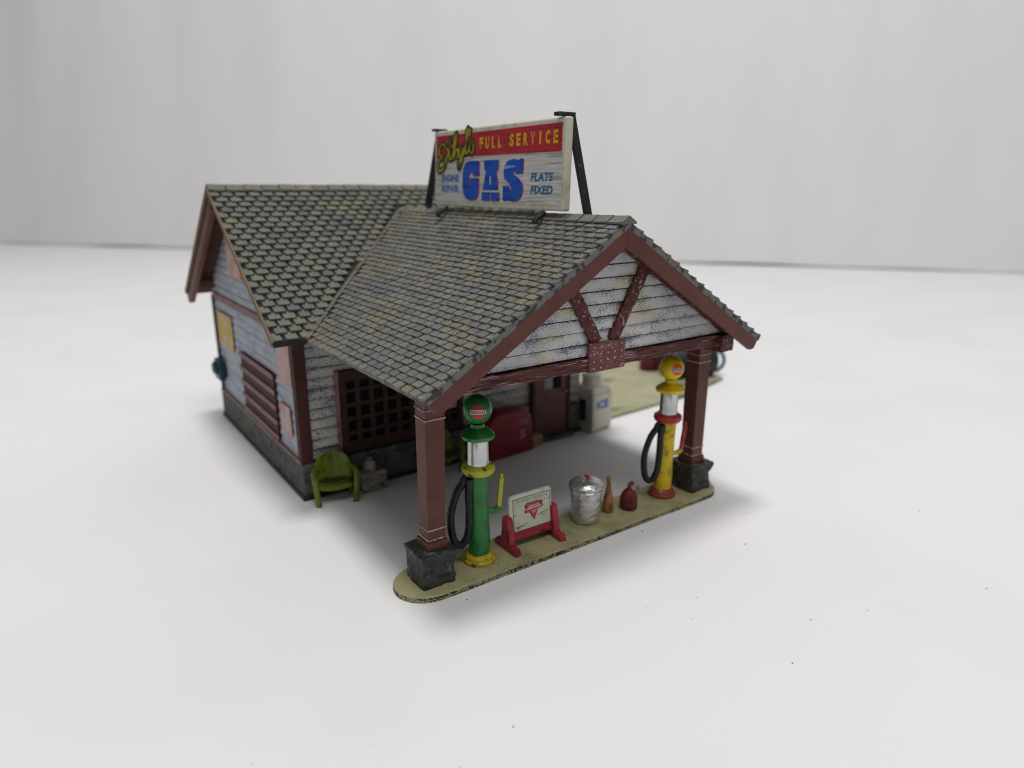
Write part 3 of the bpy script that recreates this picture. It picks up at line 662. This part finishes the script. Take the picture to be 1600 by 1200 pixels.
m = MB(); m.prism([(-.43, .26), (.43, .26), (.43, .80), (.40, .84), (-.38, .84), (-.43, .80)], nf, -.07, 0); nb = obj('panel', m, WHITE, SB, bevel=.022)
m = MB(); m.prism([(-.36, .285), (.39, .285), (.39, .785), (-.36, .785)], nf, -.001, .003); obj('printed_sheet', m, POST, nb)
m = MB()
for a_, b_ in (((-.36, .285), (.39, .285)), ((.39, .285), (.39, .785)), ((.39, .785), (-.36, .785)), ((-.36, .785), (-.36, .285))): ribbon(m, [a_, b_], .010, nf, .0045)
ribbon(m, [(-.31, .345), (-.16, .352)], .016, nf, .0045); ribbon(m, [(-.31, .325), (-.24, .327)], .008, nf, .0045); ribbon(m, [(-.14, .355), (-.09, .375)], .010, nf, .0045)
ribbon(m, [(.14, .455), (.34, .485)], .012, nf, .0045); ribbon(m, [(.22, .43), (.31, .44)], .010, nf, .0045); ribbon(m, [(-.335, .56), (-.325, .53)], .014, nf, .0045)
ribbon(m, [(.02, .665), (.24, .672)], .006, nf, .0045); ribbon(m, [(.28, .672), (.30, .674)], .012, nf, .0045); ribbon(m, [(.345, .672), (.36, .674)], .012, nf, .0045)
star = [(-.12, .62), (-.13, .655), (-.09, .66), (-.10, .675), (.20, .67), (.21, .655), (.245, .655), (.22, .61), (.245, .595), (.22, .56), (.145, .56), (.055, .395), (-.035, .53), (-.12, .53), (-.135, .565), (-.105, .585)]
cx_, cy_ = .055, .58
m.prism([(cx_+(x-cx_)*1.03, cy_+(y-cy_)*1.03) for x, y in star], nf, .001, .0045); obj('black_print', m, INK, nb)
m = MB(); m.prism([(cx_+(x-cx_)*.92, cy_+(y-cy_)*.92) for x, y in star], nf, .0045, .0065); obj('logo', m, LOGO, nb)
m = MB()
for a_, b_, q_ in ((-.05, .16, .625), (-.06, .17, .60), (.0, .11, .545), (.03, .09, .515)): ribbon(m, [(a_, q_), (b_, q_+.004)], .009, nf, .0075)
ribbon(m, [(-.10, .585), (.21, .592)], .012, nf, .0075); obj('fine_print', m, WHITE, nb)
m = MB(); add2d(m, text2d('Complete Greasing', -.30, .34, .715, .765, .0, 0, 1.1), nf, .0048); add2d(m, text2d('Service', -.08, .14, .675, .715, .0, 0, 1.1), nf, .0048); obj('lettering', m, GINK, nb)

# ------------------------------------------------------------------ bin, bottle, can
TB = thing('rubbish_bin', 'crumpled silver rubbish bin with a red knob on its lid', 'bin', (3.27, .10, .10)); TB.scale = (1.08, 1.08, 1.0)
rng = random.Random(3)
def rough_lathe(prof, n, amp, seed):
    r_ = random.Random(seed); mb = MB().lathe(prof, n=n)
    for v in mb.v:
        k = 1+r_.uniform(-amp, amp); v.x *= k; v.y *= k; v.z += r_.uniform(-amp, amp)*.15
    return mb
prof = [(.21, 0), (.235, .02), (.24, .05), (.235, .08)]
for k in range(1, 13):
    z = .08+k*.043; prof.append((.238+.028*k/12+(.006 if k % 2 else -.004), z))
prof += [(.283, .61), (.285, .635), (.272, .645), (.276, .67)]
obj('body', rough_lathe(prof, 40, .022, 5), FOIL, TB, smooth=True)
ld_ = obj('lid', rough_lathe([(.278, .672), (.294, .685), (.294, .715), (.272, .735), (.262, .75), (.19, .79), (.10, .805), (.03, .81)], 40, .012, 6), FOIL, TB, smooth=True)
m = MB(); m.tube([(-.10, .0, .80), (-.05, -.01, .842), (.05, -.01, .842), (.10, 0, .80)], .022, 8); obj('handle', m, FOIL, ld_, smooth=True)
m = rough_lathe([(.045, .83), (.055, .85), (.04, .875), (.012, .885)], 12, .15, 9); obj('knob', m, RED, ld_, smooth=True)
BT = obj('brown_bottle', rough_lathe([(.085, 0), (.105, .02), (.108, .15), (.095, .28), (.062, .42), (.040, .52), (.036, .60), (.046, .66), (.046, .70), (.03, .72)], 18, .03, 11), BOTT, smooth=True, loc=(3.83, .10, .10))
tag(BT, 'slim amber brown bottle standing just right of the silver bin', 'bottle')
GC = thing('fuel_can', 'small dark red fuel can with a grey spout on the kerb', 'fuel can', (4.25, -.02, .10), .2)
obj('body', rough_lathe([(.13, 0), (.165, .03), (.172, .12), (.165, .24), (.13, .33), (.08, .38), (.05, .40)], 18, .06, 13), DRED, GC, smooth=True)
m = MB().tube([(.06, -.02, .36), (.14, -.03, .45), (.22, -.04, .38), (.25, -.05, .32)], [.05, .045, .035, .03], 8); obj('spout', m, GREYM, GC, smooth=True)
m = MB().tube([(-.02, 0, .38), (.0, 0, .49), (.08, 0, .50), (.13, 0, .44)], .035, 8); obj('handle', m, DRED, GC, smooth=True)

# ------------------------------------------------------------------ under the porch
def make_chair(label, loc, rz):
    t = thing('lawn_chair', label, 'chair', loc, rz, 'green metal lawn chairs by the front wall'); t.scale = (.92, .70, .95)
    mb = MB(); n, k = 12, 10; G = []
    for j in range(k+1):
        v = j/k; z = .42+.60*v; hw_ = .38*math.sqrt(max(.0, 1-max(0, (v-.45)/.58)**2.2))
        hw_ = max(hw_, .03); row = []
        for i in range(n+1):
            u = -1+2*i/n; y = .17+.17*v-.07*(1-u*u)*-1*.6-.10*abs(u)**2; row.append(len(mb.v)); mb.v.append(Vector((u*hw_, y+.012*math.cos(u*PI*4), z)))
        G.append(row)
    for j in range(k):
        for i in range(n): mb.f.append((G[j][i], G[j][i+1], G[j+1][i+1], G[j+1][i]))
    b = obj('backrest', mb, CHG, t, smooth=True); md = b.modifiers.new('s', 'SOLIDIFY'); md.thickness = .03
    mb = MB(); G = []
    for j in range(9):
        v = j/8; y = -.32+.50*v; row = []
        for i in range(11):
            u = -1+.2*i; z = .40-.05*(1-u*u)+.03*(1-v)-(.06*(v < .05)); row.append(len(mb.v)); mb.v.append(Vector((u*(.34-.03*v), y, z)))
        G.append(row)
    for j in range(8):
        for i in range(10): mb.f.append((G[j][i], G[j][i+1], G[j+1][i+1], G[j+1][i]))
    b = obj('seat', mb, CHG, t, smooth=True); md = b.modifiers.new('s', 'SOLIDIFY'); md.thickness = .035
    for s in (-1, 1):
        a = MB().tube(spline([(s*.30, .20, .66), (s*.40, .05, .68), (s*.43, -.20, .66), (s*.43, -.34, .56), (s*.41, -.36, .30), (s*.39, -.34, .04), (s*.38, -.30, .0)], 5), .062, 10); obj('armrest', a, CHG, t, smooth=True)
        a = MB().tube([(s*.30, .20, .42), (s*.34, .24, .2), (s*.36, .27, 0)], .04, 8); obj('leg', a, CHG, t, smooth=True)
    return t
make_chair('olive green metal chair standing beside the station corner post', (-.10, 3.73, .0), -.22)
make_chair('olive green metal chair mostly hidden behind the front porch post', (2.30, 3.72, .0), .1)
CR = thing('wooden_crate', 'grey slatted crate with a small jar beside the green chair', 'crate', (.70, 3.78, 0), .05)
m = MB(); m.box(-.24, .24, -.12, .18, .02, .42); cb = obj('box', m, CRATE, CR, bevel=.01)
m = MB()
for z in (.04, .37): m.box(-.26, .26, -.15, -.12, z, z+.06)
for x in (-.26, .20): m.box(x, x+.06, -.152, -.118, .02, .43)
m.bar((-.2, -.14, .09), (.2, -.14, .37), .03, .06); obj('batten', m, CRATE, CR, bevel=.006)
tag(obj('glass_jar', rough_lathe([(.09, 0), (.12, .02), (.12, .14), (.09, .20), (.06, .22), (.06, .27)], 16, .03, 4), CRATE, smooth=True, loc=(.68, 3.80, .42)), 'small greyish jar sitting on the slatted crate', 'jar')
SM_ = thing('drinks_cooler', 'dark red chest drinks cooler with faded lettering against the wall', 'cooler', (4.08, 3.72, 0), .06)
def loopx(hw_, h, r): return [(-hw_, .0), (hw_, .0), (hw_*1.0, h-r)]+arc(hw_-r, h-r, r, r, 0, 90, 6)[1:]+arc(-hw_+r, h-r, r, r, 90, 180, 6)+[(-hw_, h-r)]
m = MB(); m.prism(loopx(.64, 1.08, .30), lambda x, y, d: Vector((x*(1.04-.13*y)-.02*y, d*(1-.1*y), y)), -.14, .30); cl = obj('cabinet', m, SODA, SM_, bevel=.03)
m = MB(); add2d(m, text2d('COLD', .20, .48, .70, .84, .02, .2), lambda x, y, d: Vector((x, -.144+.016*y, y)), 0); obj('lettering', m, PINKL, cl)
m = MB(); add2d(m, text2d('5', .22, .40, .36, .58, .03), lambda x, y, d: Vector((x, -.144+.016*y, y)), 0); obj('lettering', m, PINKL, cl)
m = MB(); m.box(-.58, .58, -.12, .28, -.0, .05); obj('foot', m, IRON, SM_)
BC = thing('bottle_crate', 'little timber bottle crate at the foot of the red cooler', 'crate', (4.92, 3.86, 0), .1)
m = MB(); m.box(-.15, .15, -.14, .14, 0, .20); obj('box', m, ORW, BC, bevel=.01)
m = MB(); m.box(-.16, .16, -.15, .15, .20, .26); obj('lid', m, TANW, BC, bevel=.01)
IB = thing('ice_chest', 'tall ivory ice box with blue ICE lettering and round top', 'ice box', (6.86, 4.02, 0), .14)
m = MB(); m.box(-.36, .36, -.36, .36, .0, .07); m.hexa([(-.38, -.38, .07), (.38, -.38, .07), (.38, .38, .07), (-.38, .38, .07)], [(-.38, -.38, 1.0), (.38, -.38, 1.0), (.38, .38, 1.0), (-.38, .38, 1.0)])
ib = obj('cabinet', m, ICEW, IB, bevel=.04)
m = MB(); m.hexa([(-.38, -.38, 1.0), (.38, -.38, 1.0), (.38, .38, 1.0), (-.38, .38, 1.0)], [(-.31, -.31, 1.17), (.31, -.31, 1.17), (.31, .31, 1.17), (-.31, .31, 1.17)]); obj('shoulder', m, ICEW, IB, bevel=.04)
m = MB().lathe([(.25, 1.12), (.24, 1.36), (.26, 1.38), (.25, 1.46), (.15, 1.50), (.08, 1.62)], (0, 0, 0), 28); obj('compressor', m, ICEW, IB, smooth=True)
m = MB(); add2d(m, text2d('ICE', -.22, .22, .62, .83, .03), lambda x, y, d: Vector((x, -.386, y)), 0)
obj('lettering', m, BLUE, ib)
m = MB(); m.box(-.388, -.376, -.16, .06, .30, .86); obj('side_door', m, TMET, ib)

# ------------------------------------------------------------------ side pad and the things on it
m = MB(); pp = [(6.75, 4.35), (7.64, 4.17), (10.84, 4.36), (13.35, 4.95), (14.2, 10.2), (6.75, 10.4)]
m.hexa([(x, y, 0) for x, y in pp], [(x, y, .11) for x, y in pp]); tag(obj('concrete_pad', m, CONC, bevel=.03), 'stained olive concrete pad beside the right wall of the station', 'slab')
TK = thing('oil_tank', 'black oil tank lying on the olive pad', 'tank', (12.55, 5.75, .60), -.35)
m = MB().lathe([(.34, -.84), (.49, -.80), (.55, -.68), (.55, .68), (.49, .80), (.34, .84)], n=28); obj('shell', m, IRON, TK, smooth=True, xf=Matrix.Rotation(PI/2, 4, 'Y'))
for x in (-.5, .5):
    m = MB(); m.box(x-.08, x+.08, -.4, .4, -.49, -.30); obj('cradle', m, IRON, TK, bevel=.01)
HP = obj('wire_hoop', MB().tube([(.36*math.cos(2*PI*i/40), 0, .36+.36*math.sin(2*PI*i/40)) for i in range(40)], .062, 8, closed=True), HOOP, smooth=True, loc=(13.55, 5.55, .13))
HP.rotation_euler = (0, 0, -.5); tag(HP, 'thin teal hoop standing at the end of the black tank', 'hoop')
RC = thing('red_drum', 'dark red drum on the olive pad behind the yellow pump globe', 'drum', (12.1, 7.0, .11))
obj('body', MB().lathe([(.30, 0), (.33, .03), (.33, .26), (.35, .29), (.33, .32), (.33, .58), (.35, .61), (.33, .64), (.33, .9), (.30, .92)], n=28), DRED, RC, smooth=True)
m = MB().lathe([(.29, .90), (.29, .93), (.05, .94)], n=20); obj('lid', m, DRED, RC, smooth=True)

# ------------------------------------------------------------------ dust and fibres on the paper
m = MB(); rd_ = random.Random(21)
for k in range(40):
    t = rd_.random(); x = -3.5+rd_.random()*11; y = -5.2+rd_.random()*5.0
    if k < 12: x = -6+rd_.random()*18; y = -6+rd_.random()*14
    if -.7 < x < 6.6 and -.55 < y < 10: continue
    if x < -.5 and 3.2 < y: continue
    r = .004+.007*rd_.random()**2; a = rd_.random()*PI; e = r*(1+2.2*(rd_.random() > .75))
    p = [(x+e*math.cos(a+q*PI/3)*1.0, y+r*math.sin(a+q*PI/3)) for q in range(6)]
    m.hexa([(px, py, .001) for px, py in p], [(px, py, .001+r*.7) for px, py in p])
tag(obj('dust', m, M('dust_specks', (.16, .145, .13), rough=.9)), 'scattered dark dust specks on the white paper', kind='stuff')
